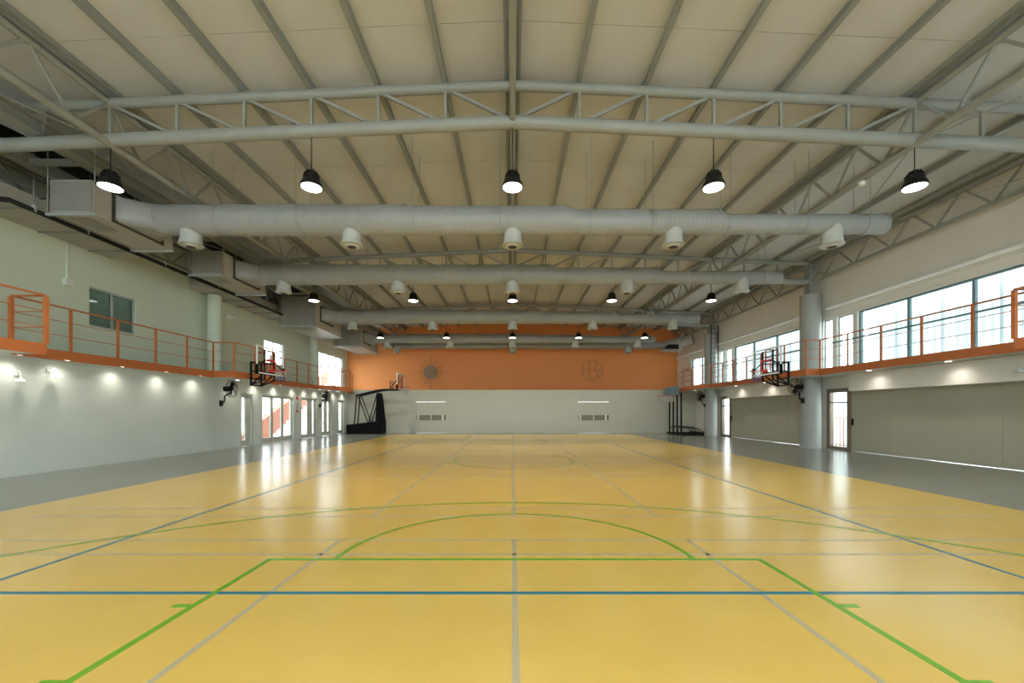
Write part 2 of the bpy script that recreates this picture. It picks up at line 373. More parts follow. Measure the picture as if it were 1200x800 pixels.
# rear wall glazing, unseen, added to bring in daylight from behind the camera
for xa, xb, z0, z1 in RG:
    wn[0] += 1
    t = thing('window_%d' % wn[0], ((xa+xb)/2, YR-.1, z0), kind='structure')
    part('window_frame', 'alu', t, lambda b: b.box(xa, xa+.06, YR-.14, YR-.06, z0, z1).box(xb-.06, xb, YR-.14, YR-.06, z0, z1).box(xa+.06, xb-.06, YR-.14, YR-.06, z0, z0+.06).box(xa+.06, xb-.06, YR-.14, YR-.06, z1-.06, z1))
    boxpart('mullion', 'alu', t, (xa+xb)/2-.03, (xa+xb)/2+.03, YR-.14, YR-.06, z0+.06, z1-.06)
    boxpart('transom', 'alu', t, xa+.06, xb-.06, YR-.13, YR-.07, 2.9, 2.96)
    boxpart('pane', 'glass', t, xa+.03, xb-.03, YR-.105, YR-.095, z0+.03, z1-.03)
# --- left doors
def door_leaf_x(name, x, y0, y1, z1, m, slit=None, glass_w=None, parent=None):
    pass
def ld(y0, y1, build):
    dn[0] += 1
    t = thing('door_%d' % dn[0], (XL-0.1, (y0+y1)/2, 0), kind='structure')
    part('door_frame', 'doorw', t, lambda b: b.box(XL-.2, XL+.012, y0, y0+.06, 0, 2.24).box(XL-.2, XL+.012, y1-.06, y1, 0, 2.24).box(XL-.2, XL+.012, y0+.06, y1-.06, 2.18, 2.24))
    build(t); return t
def leaf(t, y0, y1, z0, z1, gy0, gy1, gz0, gz1, m='doorw'):
    l = MB().wall('X', XL-.08, XL-.13, y0, y1, z0, z1, [(gy0, gy1, gz0, gz1)]).build('door_leaf', m, t)
    boxpart('pane', 'glass', l, XL-.11, XL-.10, gy0, gy1, gz0, gz1)
    return l
def handle(l, y): part('handle', 'alu', l, lambda b: b.box(XL-.08, XL-.03, y-.015, y+.015, 1.0, 1.03).box(XL-.05, XL-.03, y-.015, y+.12, 1.0, 1.03))
a, b = LD[0]; ld(a, b, lambda t: handle(leaf(t, a+.06, b-.06, 0.01, 2.18, a+.17, a+.42, 0.25, 2.05), b-.2))
a1, b1 = LD[1]
def tri(t):
    ww = (b1-a1-.12)/3
    for i in range(3):
        y = a1+.06+ww*i; leaf(t, y+.005, y+ww-.005, 0.01, 2.18, y+.10, y+ww-.10, 0.26, 2.10)
ld(a1, b1, tri)
a2, b2 = LD[2]
def dbl(t):
    m_ = (a2+b2)/2; leaf(t, a2+.06, m_-.005, .01, 2.18, a2+.12, m_-.12, .22, 2.1); leaf(t, m_+.005, b2-.06, .01, 2.18, m_+.45, m_+.62, .22, 2.1)
ld(a2, b2, dbl)
a3, b3 = LD[3]
def dbl2(t):
    m_ = (a3+b3)/2; leaf(t, a3+.06, m_-.005, .01, 2.18, m_-.42, m_-.2, .25, 2.05); leaf(t, m_+.005, b3-.06, .01, 2.18, m_+.2, m_+.42, .25, 2.05)
ld(a3, b3, dbl2)
a4, b4 = LD[4]
ld(a4, b4, lambda t: handle(leaf(t, a4+.06, b4-.06, .01, 2.18, a4+.45, a4+.85, .25, 2.05), a4+.2))
# --- end wall doors: flush double leaves, smoked strip, bright metal ends
for k, (xa, xb) in enumerate(BD):
    dn[0] += 1
    t = thing('door_%d' % dn[0], ((xa+xb)/2, YF+.05, 0), kind='structure')
    xm = (xa+xb)/2
    for c, (u, v) in enumerate(((xa+.002, xm-.003), (xm+.003, xb-.002))):
        l = boxpart('door_leaf', 'wallk', t, u, v, YF+.02, YF+.08, 0.004, 2.110)
        boxpart('push_plate', 'smoked', l, u+.06, v-.03, YF-.012, YF+.02, .88, 1.22)
        boxpart('plate_end', 'bright', l, (u+.14 if c == 0 else v-.30), (u+.22 if c == 0 else v-.20), YF-.02, YF-.012, .86, 1.24)
        boxpart('door_closer', 'wallk', l, u+.15, v-.15, YF-.03, YF+.02, 2.055, 2.09)
# --- right sliding panels
for i, (a, b) in enumerate(PAN):
    dn[0] += 1
    off = 0.0 if i % 2 else 0.02
    t = thing('door_%d' % dn[0], (XR, (a+b)/2, 0), kind='structure')
    xo = XR+.03+off
    l = boxpart('door_panel', 'panel', t, xo, xo+.018, a-.03, b+.03, 0.006, 2.38)
    if i % 4 == 3: boxpart('handle', 'black', l, xo-.03, xo, b-.14, b-.08, 0.95, 1.20)
    boxpart('bottom_rail', 'alu', l, xo-.004, xo, a-.01, b+.01, 0.012, 0.03)
# --- right glazed doors with brown frames and outside bar railing
for i, (a, b) in enumerate(RD[1:]):
    dn[0] += 1
    t = thing('door_%d' % dn[0], (XR+.1, (a+b)/2, 0), kind='structure')
    fw = .17
    part('door_frame', 'brown', t, lambda q: q.box(XR, XR+.14, a, a+fw, 0, 2.35).box(XR, XR+.14, b-fw, b, 0, 2.35).box(XR, XR+.14, a+fw, b-fw, 2.2, 2.35).box(XR, XR+.14, a+fw, b-fw, 0, 0.12))
    boxpart('transom', 'frame_d', t, XR+.03, XR+.11, a+fw, b-fw, 1.78, 1.83)
    boxpart('pane', 'glass', t, XR+.06, XR+.07, a+fw, b-fw, 0.12, 1.78)
    boxpart('pane', 'glass', t, XR+.06, XR+.07, a+fw, b-fw, 1.83, 2.2)
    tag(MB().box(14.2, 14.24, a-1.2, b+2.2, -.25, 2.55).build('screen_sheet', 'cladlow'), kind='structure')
    r = thing('bar_railing', (XR+.5, (a+b)/2, 0), 'low red bar railing outside the glass door by the %s column from orange wall' % ORD[1-i] , 'railing')
    part('rail', 'steel_o', r, lambda q: q.box(XR+.48, XR+.52, a-.2, b+.2, 1.18, 1.22).box(XR+.48, XR+.52, a-.2, b+.2, .12, .16))
    nb = 9
    for j in range(nb):
        y = a-.15+(b-a+.3)*j/(nb-1); MB().tube([(XR+.5, y, -.25), (XR+.5, y, 1.19)], .018, 6).build('bar', 'steel_o', r)

# ================================================================== COLUMNS
for k, y in enumerate(TR):
    for s in (-1, 1):
        nm = 'round grey column on the %s under the %s' % (SIDE[s], TRN[y])
        t = thing('column', (s*12.0, y, 0), nm, 'column')
        MB().lathe([(0.36, 0.0), (0.36, 6.13)] if s > 0 else [(0.24, 2.93), (0.24, 6.13)], (s*12.0, y, 0), 28).build('shaft', 'conc' if s > 0 else 'wallu', t)
        MB().box(s*12.0-.15, s*12.0+.15, y-.15, y+.15, 6.13, 7.36).build('steel_stub', 'steel', t)
        MB().box(s*12.0-.24, s*12.0+.24, y-.24, y+.24, 6.13, 6.16).build('base_plate', 'steel_d', t)

# ================================================================== ROOF STEEL
for y in TR:
    t = thing('roof_truss', (0, y, 6.6), 'grey cross-hall pipe %s' % TRN[y].replace('roof truss', 'truss, the one') if False else 'grey steel cross-hall pipe truss, %s' % TRN[y].replace('roof truss ', ''), 'truss')
    for s in (-1, 1):
        MB().tube([(0, y, ztop(0)), (s*12.0, y, ztop(12))], 0.095, 14).build('top_chord', 'steel', t)
        MB().tube([(0, y, zbot(0)), (s*8.0, y, zbot(8))], 0.125, 16).build('bottom_chord', 'steel', t)
        MB().tube([(s*8.0, y, zbot(8)), (s*12.0, y, zbot(12))], 0.125, 16).build('bottom_chord', 'steel', t)
        for k in range(1, 9):
            x = s*P*k
            boxpart('web_post', 'steel', t, x-.026, x+.026, y-.026, y+.026, zbot(x), ztop(x))
            x0 = s*P*(k-1)+s*0.12
            MB().bar((x0, y, zbot(x0)+.08), (x-s*.1, y, ztop(x)-.06), .055, .055).build('web_diagonal', 'steel', t)
# long trusses along the hall
def long_truss(x, label, rt, rb, zt, zb, d=1.39, flat=False, y0=YR, y1=YFU):
    t = thing('longitudinal_truss', (x, 12, zb), label, 'truss')
    if flat:
        boxpart('top_chord', 'steel', t, x-.06, x+.06, y0, y1, zt-.05, zt+.05); boxpart('bottom_chord', 'steel', t, x-.045, x+.045, y0, y1, zb-.045, zb+.045)
    else:
        MB().tube([(x, y0, zt), (x, y1, zt)], rt, 10).build('top_chord', 'steel', t); MB().tube([(x, y0, zb), (x, y1, zb)], rb, 12).build('bottom_chord', 'steel', t)
    y = TR[0]-4*d
    while y+d <= y1+.01:
        if y >= y0:
            m_ = y+d/2
            MB().bar((x, y+.05, zt-.04), (x, m_-.04, zb+.03), .045, .045).build('web_diagonal', 'steel', t)
            MB().bar((x, m_+.04, zb+.03), (x, y+d-.05, zt-.04), .045, .045).build('web_diagonal', 'steel', t)
        y += d
long_truss(0, 'grey longitudinal truss running under the ridge of the roof', .06, .06, ztop(0), zbot(0))
for s in (-1, 1):
    long_truss(s*8.0, 'grey longitudinal zigzag truss between ridge and wall on the %s' % SIDE[s], .06, .075, ztop(8), zbot(8)-.07)
    long_truss(s*12.0, 'grey zigzag truss along the top of the wall on the %s' % SIDE[s], .06, .05, ztop(12)-.04, zbot(12), flat=True)
for s in (-1, 1):
    for k in range(1, 10):
        x = s*P*k; zb_ = ztop(x)+.085; zt_ = zroof(x)
        t = None
        wd = .055
        lab = '%s grey roof purlin from the ridge on the %s' % (ORD[k-1], SIDE[s])
        if k == 6:
            t = thing('purlin', (x, 12, zb_), lab, 'purlin')
            boxpart('web', 'steel_d', t, x-.05, x+.05, YR, YFU, zb_, zt_-.004)
            for q in (-1, 1): boxpart('flange', 'steel_d', t, x+q*.11-.045, x+q*.11+.045, YR, YFU, zb_+.06, zt_-.008)
        elif k == 9:
            t = thing('purlin', (x, 12, zb_), lab, 'purlin')
            boxpart('web', 'steel_d', t, x-.16, x+.12, YR, YFU, zb_+.05, zt_-.02); boxpart('flange', 'steel', t, x-.2, x+.14, YR, YFU, zb_-.03, zb_+.05)
        else:
            t = thing('purlin', (x, 12, zb_), lab, 'purlin')
            boxpart('web', 'steel_d', t, x-wd/2, x+wd/2, YR, YFU, zb_, zt_-.004)
            boxpart('flange', 'steel_d', t, x-wd/2-.04, x-wd/2, YR, YFU, zb_, zb_+.012)
t = thing('purlin', (0, 12, ztop(0)+.085), 'double grey ridge purlin at the peak of the roof', 'purlin')
for q in (-1, 1): boxpart('web', 'steel_d', t, q*.13-.025, q*.13+.025, YR, YFU, ztop(0)+.085, zroof(.15)-.004)
# service beams over the air handlers, lying on the bottom chords
for x, wd, nm in ((-9.42, .15, 'wide flat grey service beam above the air handlers, nearer the ridge'), (-10.8, .10, 'flat grey service beam above the air handlers, nearer the gallery wall')):
    t = thing('service_beam', (x, 12, 6.93), nm, 'beam')
    boxpart('web', 'steel', t, x-.03, x+.03, YR, YFU, 6.95, 7.18); boxpart('flange', 'steel', t, x-wd, x+wd, YR, YFU, 6.92, 6.95); boxpart('flange', 'steel', t, x-wd, x+wd, YR, YFU, 7.18, 7.20)
    if x > -10:
        for y in (9.1, 11.1, 13.15, 15.3, 19.3, 22.1, 25.0, 28.0): boxpart('cross_member', 'steel', t, -10.7, -9.57, y-.05, y+.05, 6.93, 7.05)
# tie rods in the eaves bays
for s in (-1, 1):
    for i in range(3):
        for a, b, nm in (((s*8.0, TR[i], zbot(8)-.06), (s*12.0, TR[i+1], 6.74), 'far'), ((s*8.0, TR[i+1], zbot(8)-.06), (s*12.0, TR[i], 6.70), 'near')):
            MB().tube([a, b], .012, 6).build('tie_rod', 'steel', None, 'thin tie rod, %s eaves, from %s towards that wall' % (SIDE[s], TRN[a[1]].replace('roof truss', 'truss')) if nm == 'far' else 'thin tie rod, %s eaves, running from %s away from it' % (SIDE[s], TRN[a[1]].replace('roof truss', 'truss')), 'rod')

# ================================================================== GALLERY WALKWAYS
def walkway(s, xm, xbmp, zb, zt, zr, xw, label):
    t = thing('gallery_walkway', (s*xm, 12, zb), label, 'walkway')
    bumps = [(6.5, 8.92 if s < 0 else 8.75), (14.95, 17.35), (23.05, 25.7)]
    lo, hi = sorted((s*(xm+.03), xw)); boxpart('deck', 'wallw', t, lo, hi, YR, YF, zb+.01, zt-.01)
    pts = [(xm, YR)]
    for a, b in bumps:
        lo, hi = sorted((s*(xbmp+.03), s*(xm+.03))); boxpart('deck', 'wallw', t, lo, hi, a+.035, b-.035, zb+.01, zt-.01)
        pts += [(xm, a), (xbmp, a), (xbmp, b), (xm, b)]
    pts += [(xm, YF-.02)]
    posts = []
    for (x0, y0), (x1, y1) in zip(pts[:-1], pts[1:]):
        a = (s*x0, y0); b = (s*x1, y1)
        if x0 == x1:
            lo, hi = sorted((s*x0, s*(x0+.03))); boxpart('fascia', 'steel_o', t, lo, hi, y0, y1, zb, zt)
            lo, hi = sorted((s*x0, s*(x0+.032))); boxpart('fascia_lip', 'steel_o', t, lo, hi, y0, y1, zb-.012, zb)
            L = y1-y0; n = max(1, round(L/1.215))
            ys = [y1-L*i/n for i in range(n+1)] if y0 < 0 else [y0+L*i/n for i in range(n+1)]
            posts += [(s*(x0+.02), y) for y in ys]
        else:
            lo, hi = sorted((s*(x0+(.03 if x0 < x1 else .001)), s*(x1+(.001 if x0 < x1 else .03)))); ya = y0-.03 if x0 < x1 else y0; boxpart('fascia', 'steel_o', t, lo, hi, ya, ya+.03, zb, zt)
        for j, h in enumerate((1.0, .67, .34)):
            z = zt+(zr-zt)*h; ww = .038 if j == 0 else .016
            MB().bar((s*(x0+.02), y0, z), (s*(x1+.02), y1, z), ww, ww).build('top_rail' if j == 0 else 'mid_rail', 'steel_o', t)
    seen = set()
    for x, y in posts:
        k = (round(x, 2), round(y, 2))
        if k in seen or y < 5.0: continue
        seen.add(k)
        big = abs(y-bumps[0][1]) < .02
        r = .034 if big else .023
        boxpart('post', 'steel_o', t, x-r, x+r, y-r, y+r, zt-.0, zr-.02)
    return t
walkway(-1, 10.9, 10.14, 2.71, 2.94, 3.985, XLU, 'orange steel gallery walkway with three-bar railing on the air handler side')
walkway(1, 11.2, 10.7, 2.80, 3.02, 4.07, XRU, 'orange steel gallery walkway with three-bar railing below the big window side glazing')
# guard bar at the big windows
for n, (d, nm) in enumerate(((0.0, 'second bay from the orange wall'), (8.3, 'bay nearest the orange wall'))):
    t = thing('guard_rail', (12.4, 12+d, 4.1), 'dark guard bar across the big gallery window, '+nm, 'rail')
    boxpart('bar', 'frame_d', t, 12.36, 12.40, 9.2+d, 15.9+d, 4.09, 4.14)
    for y in (9.22+d, 14.9+d, 15.85+d): boxpart('bracket', 'frame_d', t, 12.40, 12.45, y-.02, y+.02, 4.09, 4.14)
# blind tubes above the right windows
for n, (y0, y1, nm) in enumerate(((8.7, 15.9, 'second bay from the orange wall'), (17.3, 24.25, 'bay next to the orange end bay'), (25.4, 30.7, 'end bay at the orange wall'))):
    t = thing('roller_blind', (12.3, (y0+y1)/2, 5.4), 'white rolled-up blind tube above the gallery windows, '+nm, 'blind')
    MB().tube([(12.2, y0, 5.45), (12.2, y1, 5.45)], .06, 14).build('tube', 'bright', t)
    boxpart('back_board', 'wallb', t, 12.36, 12.45, y0, y1, 5.36, 5.52)
    MB().tube([(12.2, y0-.05, 5.45), (12.2, y0+.3, 5.45)], .085, 14).build('end_cap', 'bright', t)
    for y in (y0+.1, (y0+y1)/2, y1-.1): boxpart('bracket', 'white', t, 12.2, 12.37, y-.02, y+.02, 5.43, 5.47)

# ---- soffit downlights
def downlight(x, y, z, s, label, group):
    t = thing('downlight', (x, y, z-.012-.01), label, 'light', group)
    MB().lathe([(.075, z-.012), (.09, z-.012), (.09, z-.004), (.075, z-.004)], (x, y, 0), 16).build('trim_ring', 'white', t)
    MB().lathe([(.07, z-.014), (.07, z-.010)], (x, y, 0), 16).build('lens', 'lens2', t)
    l = bpy.data.lights.new('downlight_beam', 'SPOT'); l.energy = SPOT_W; l.spot_size = math.radians(150); l.spot_blend = 1.0; l.shadow_soft_size = .07
    l.color = (1, .93, .82); lo = bpy.data.objects.new('downlight_beam', l); COL.objects.link(lo); lo.parent = t; lo.location = (0, 0, -.02)
for y in (7.7, 9.06, 10.03, 11.44, 12.9, 14.32, 16.3, 17.7, 19.2, 20.8, 22.0, 23.2, 24.4, 25.6, 26.9):
    downlight(-10.95, y, 2.722, -1, 'small round downlight in the walkway soffit above the glass doors', 'downlights under the air handler side walkway')
for y in (8.5, 10.96, 13.4, 18.9, 21.4, 26.2):
    downlight(11.66, y, 2.812, 1, 'small round downlight in the walkway soffit above the sliding panels', 'downlights under the window side walkway')

# ================================================================== HIGH-BAY LAMPS
def lamp(x, y, z, label):
    t = thing('highbay_lamp', (x, y, z), label, 'lamp', 'black high-bay lamps under the trusses')
    MB().lathe([(.20, .0), (.215, .005), (.20, .06), (.165, .13), (.16, .14), (.15, .22), (.09, .26), (.05, .29), (.05, .33)], (x, y, z), 24).build('shade', 'black', t)
    for i in range(10):
        a = 2*math.pi*i/10; c, s_ = math.cos(a), math.sin(a)
        MB().bar((x+.13*c, y+.13*s_, z+.21), (x+.07*c, y+.07*s_, z+.30), .012, .06).build('cooling_fin', 'blackm', t)
    MB().lathe([(.19, -.006), (.19, .0)], (x, y, z), 24).build('lens', 'lens', t)
    MB().tube([(x, y, z+.32), (x, y, zbot(x)-.12)], .01, 6).build('cable', 'black', t)
    l = bpy.data.lights.new('lamp_light', 'AREA'); l.shape = 'DISK'; l.size = .36; l.energy = LAMP_W; l.color = (1.0, .97, .93); l.spread = math.radians(112)
    lo = bpy.data.objects.new('lamp_light', l); COL.objects.link(lo); lo.parent = t; lo.location = (0, 0, -.012)
XP = {-2: 'below air-handler side zigzag truss', -1: 'midway between ridge and air handlers', 0: 'below the ridge', 1: 'midway between ridge and windows', 2: 'below window-side zigzag truss'}
for y in TR:
    for i in range(-2, 3):
        lamp(4.0*i, y, 5.92, 'black high-bay lamp at the %s, %s' % (TRN[y].replace('roof truss', 'truss'), XP[i]))

# ================================================================== DUCTS
DN = ['duct farthest from the orange wall', 'fourth duct from the orange wall', 'third duct from the orange wall', 'second duct from the orange wall', 'duct nearest the orange wall']
def duct(y, zc, secs, label, diffs, xl_flange, hang):
    """secs: list of (x, r); bottom of the pipe stays level"""
    zbm = zc-secs[0][1]
    t = thing('air_duct', (0, y, zbm), label, 'duct')
    def ring(x, r, n=28): return [(x, y+r*math.cos(2*math.pi*j/n), zbm+r*1.0+(secs[0][1]-r)*.18+r*math.sin(2*math.pi*j/n)) for j in range(n)]
    cz = lambda r: zbm+r+(secs[0][1]-r)*.18
    for (xa, ra), (xb, rb) in zip(secs[:-1], secs[1:]):
        if ra == rb:
            n = max(1, round((xb-xa)/2.6))
            for i in range(n):
                u, v = xa+(xb-xa)*i/n, xa+(xb-xa)*(i+1)/n
                MB().rings([ring(u+.004, ra), ring(v-.004, ra)], True).build('duct_section', 'duct', t)
                MB().rings([ring(v-.03, ra+.012), ring(v+.03, ra+.012)], True).build('joint_band', 'duct', t)
        else:
            MB().rings([ring(xa, ra), ring(xb, rb)], True).build('reducer', 'duct', t)
    xe, re = secs[-1]
    MB().rings([ring(xe, re), ring(xe+.05, re*.93), ring(xe+.075, re*.8)], True).build('end_cap', 'duct', t)
    def rad(x):
        for (xa, ra), (xb, rb) in zip(secs[:-1], secs[1:]):
            if xa <= x <= xb: return ra+(rb-ra)*(x-xa)/(xb-xa)
        return secs[0][1]
    for x in diffs:
        b = zbm-.27
        d = MB().lathe([(.235, b+.05), (.235, b+.14), (.225, b+.15), (.225, b+.5)], (x, y, 0), 24).build('diffuser', 'diff', t)
        MB().lathe([(.19, b-.0), (.265, b+.0), (.265, b+.03), (.24, b+.055), (.19, b+.055)], (x, y, 0), 24).build('diffuser_ring', 'diff', d)
        MB().lathe([(.19, b+.02), (.12, b-.035), (.11, b-.035)], (x, y, 0), 24).build('diffuser_cone', 'diff', d)
        MB().lathe([(.105, b-.042), (.105, b-.034)], (x, y, 0), 20).build('diffuser_core', 'rubber', d)
    for x in hang:
        r = rad(x)
        MB().torus((x, y, cz(r)), r+.008, .008, 'X', 24, 5).build('hanger_strap', 'steel', t)
        for q in (-1, 1): MB().tube([(x, y+q*(r+.01), cz(r)), (x, y+q*(r+.01), zroof(x)-.02)], .006, 5).build('hanger_rod', 'steel', t)
    if xl_flange is not None:
        x0, r = secs[0]; rs = [[(xl_flange, y+.62*math.copysign(min(1, abs(math.cos(a))*1.42), math.cos(a)), cz(r)+.30*math.copysign(min(1, abs(math.sin(a))*1.42), math.sin(a))) for a in [2*math.pi*(j+.5)/28-math.pi/28 for j in range(28)]], ring(x0, r)]
        MB().rings(rs, True).build('transition', 'duct', t)
    return t
H = [-7.2, -5.2, -2.4, -.3, 1.9, 3.4, 5.3, 7.2, 8.7]
duct(10.2, 6.22, [(-8.7, .36), (-2.7, .36), (-2.45, .345), (1.3, .345), (1.6, .30), (5.05, .30), (5.3, .235), (9.2, .235)], 'long grey spiral %s, with round nozzles below' % DN[0], [-8.0, -4.0, 0, 4.0, 7.95], -9.28, H)
duct(14.33, 6.24, [(-8.7, .345), (1.3, .345), (1.6, .29), (5.0, .29), (5.25, .225), (9.3, .225)], 'long grey spiral %s, with round nozzles below' % DN[1], [-8.0, -4.0, 0, 4.0, 8.0], -9.28, H)
duct(20.5, 6.2, [(-8.7, .345), (1.3, .345), (1.6, .29), (5.0, .29), (5.25, .235), (9.25, .235)], 'long grey spiral %s, with round nozzles below' % DN[2], [-8.0, -4.0, 0, 4.0, 8.0], -9.28, H)
duct(26.2, 6.12, [(-8.7, .30), (1.3, .30), (1.6, .27), (5.0, .27), (5.25, .225), (9.0, .225)], 'long grey spiral %s, with round nozzles below' % DN[3], [-8.0, -4.0, 0, 4.0, 8.0], -9.28, H)
duct(28.4, 6.02, [(-9.0, .2), (5.0, .2), (5.2, .24), (10.55, .24)], 'slim grey spiral %s, fed from the window side elbow' % DN[4], [-8.0, 0, 8.0], None, H)
# elbow and unit at the window side end of the last duct
t = thing('duct_elbow', (11.3, 28.3, 5.4), 'pale bent duct elbow with dark grille box in the corner at the orange wall', 'duct')
pts = []
for i in range(9):
    a = math.pi/2*i/8*.7; pts.append((10.95+1.3*math.sin(a)*.9, 28.0-(.2*i/8)*2, 6.15-.0+.42*(1-math.cos(a))))
MB().tube([(10.65, 28.4, 6.05), (10.85, 28.35, 6.06)]+[(10.95+1.3*i/8, 28.3-.5*(i/8)**2, 6.08+.30*i/8) for i in range(1, 9)], .33, 18).build('elbow', 'galvl', t)
boxpart('grille_box', 'black', t, 10.55, 11.25, 27.7, 28.6, 5.70, 6.0)
boxpart('box_rim', 'galvl', t, 10.25, 11.45, 27.6, 28.7, 5.62, 5.66)
boxpart('neck', 'black', t, 10.6, 11.2, 27.8, 28.5, 5.66, 5.70)

# ================================================================== AIR HANDLERS
def ahu(x0, x1, y0, y1, z0, z1, yd, zd, label, rods=True):
    t = thing('air_handler', ((x0+x1)/2, (y0+y1)/2, z0), label, 'air handler', 'air handlers hung along the wall')
    c = MB().box(x0, x1, y0, y1, z0, z1).build('casing', 'galvl', t)
    boxpart('front_panel', 'galv', c, x0+.03, x1-.03, y0-.012, y0, z0+.03, z1-.03)
    for a in (x0, x1-.03): boxpart('corner_trim', 'galv', c, a, a+.03, y0-.016, y0, z0, z1)
    boxpart('bottom_grille', 'galv', c, x0+.12, x1-.3, y0+.25, y0+.95, z0-.01, z0)
    for y in (y0+.02, y1-.06): boxpart('hanger_bar', 'alu', t, x0-.12, x1+.1, y-.03, y+.03, z0-.06, z0-.012)
    if rods:
        for y in (y0+.02, y1-.06):
            for x in (x0-.09, x1+.05): MB().tube([(x, y, z0-.05), (x, y, zroof(x)-.02)], .012, 6).build('hanger_rod', 'steel', t)
    part('duct_gasket', 'rubber', t, lambda b: b.box(x1, x1+.025, yd-.70, yd+.70, zd-.38, zd-.31).box(x1, x1+.025, yd-.70, yd-.63, zd-.31, zd+.38).box(x1, x1+.025, yd+.63, yd+.70, zd-.31, zd+.38).box(x1, x1+.025, yd-.63, yd+.63, zd+.31, zd+.38))
AN = 'hung air handler box feeding the '
ahu(-10.2, -9.3, 9.05, 11.2, 5.86, 6.58, 10.2, 6.25, 'grey '+AN+DN[0])
ahu(-10.26, -9.3, 13.1, 15.4, 5.86, 6.6, 14.33, 6.27, 'grey '+AN+DN[1])
ahu(-10.84, -9.3, 19.2, 22.2, 5.48, 6.86, 20.5, 6.2, 'tall grey '+AN+DN[2])
ahu(-10.84, -9.3, 24.9, 28.2, 5.46, 6.86, 26.2, 6.12, 'tall grey '+AN+DN[3])
# flat return duct pieces above the wall and the dark pipe
for n, (y0, y1) in enumerate(((5.0, 12.6), (15.7, 18.9), (18.95, 23.5))):
    t = thing('return_duct', (-11.9, (y0+y1)/2, 6.15), ['flat pale return duct above the gallery wall beside the first grey air handler', 'short flat pale return duct above the emergency light', 'flat pale return duct beside the tall air handlers'][n], 'duct')
    L = y1-y0; k = max(2, round(L/1.25))
    for i in range(k):
        boxpart('duct_piece', 'galvl', t, XLU, -11.15, y0+L*i/k+.01, y0+L*(i+1)/k-.01, 6.17, 6.48)
        y = y0+L*(i+.5)/k
        boxpart('hanger_bar', 'steel_d', t, XLU+.02, -11.0, y-.02, y+.02, 6.13, 6.165)
        MB().tube([(-11.03, y, 6.14), (-11.03, y, zroof(11.03))], .01, 6).build('hanger_rod', 'steel', t)
t = thing('fire_pipe', (-10.9, 12, 5.95), 'thin black pipe running below the air handlers along the gallery wall', 'pipe')
MB().tube([(-12.2, 8.45, 6.0), (-10.75, 8.75, 5.98), (-10.75, 19.1, 5.98)], .055, 10).build('pipe', 'black', t)
for i in range(9):
    y = 9.2+1.15*i; MB().tube([(-10.75, y, 5.95), (-10.75, y, 6.1)], .05, 8).build('clamp', 'alu', t)
# electric conduit on the upper wall and surface box
t = thing('junction_box', (XLU+.05, 11.4, 4.95), 'small white wall box with conduit beside the dark gallery window', 'box')
boxpart('box', 'wallu', t, XLU, XLU+.09, 11.28, 11.5, 4.95, 5.15); MB().tube([(XLU+.03, 11.38, 5.15), (XLU+.03, 11.38, 6.14)], .025, 8).build('conduit', 'wallu', t)
boxpart('box_lid', 'white', t, XLU+.09, XLU+.1, 11.29, 11.49, 4.96, 5.14)
t = thing('emergency_light', (XLU+.1, 17.8, 5.5), 'white twin-head emergency light on the gallery wall beside a column', 'light')
boxpart('body', 'white', t, XLU, XLU+.12, 17.6, 18.0, 5.5, 5.66)
for y in (17.62, 17.98): MB().lathe([(.07, 0), (.08, .08), (.05, .13)], (XLU+.12, y, 5.6), 14, 'X').build('lamp_head', 'white', t)

# ================================================================== HOOPS
def rim_net(t, c, d, R, mr='red', end='netb'):
    """c: rim centre; d: unit x sign the hoop reaches to"""
    x, y, z = c
    MB().torus(c, R, .011, 'Z', 28, 6).build('rim', mr, t)
    n = MB(); k = 12
    for j in range(k):
        for q in (1, -1):
            p = []
            for i in range(6):
                a = 2*math.pi*(j+q*i*.5)/k; r = R*(1-.42*(i/5)**.8); p.append((x+r*math.cos(a), y+r*math.sin(a), z-.40*i/5))
            n.tube(p[:4], .005, 4)
    n.build('net', 'net', t, kind='stuff')
    n = MB()
    for j in range(k):
        for q in (1, -1):
            p = []
            for i in range(3, 6):
                a = 2*math.pi*(j+q*i*.5)/k; r = R*(1-.42*(i/5)**.8); p.append((x+r*math.cos(a), y+r*math.sin(a), z-.40*i/5))
            n.tube(p, .006, 4)
    n.build('net_end', end, t, kind='stuff')
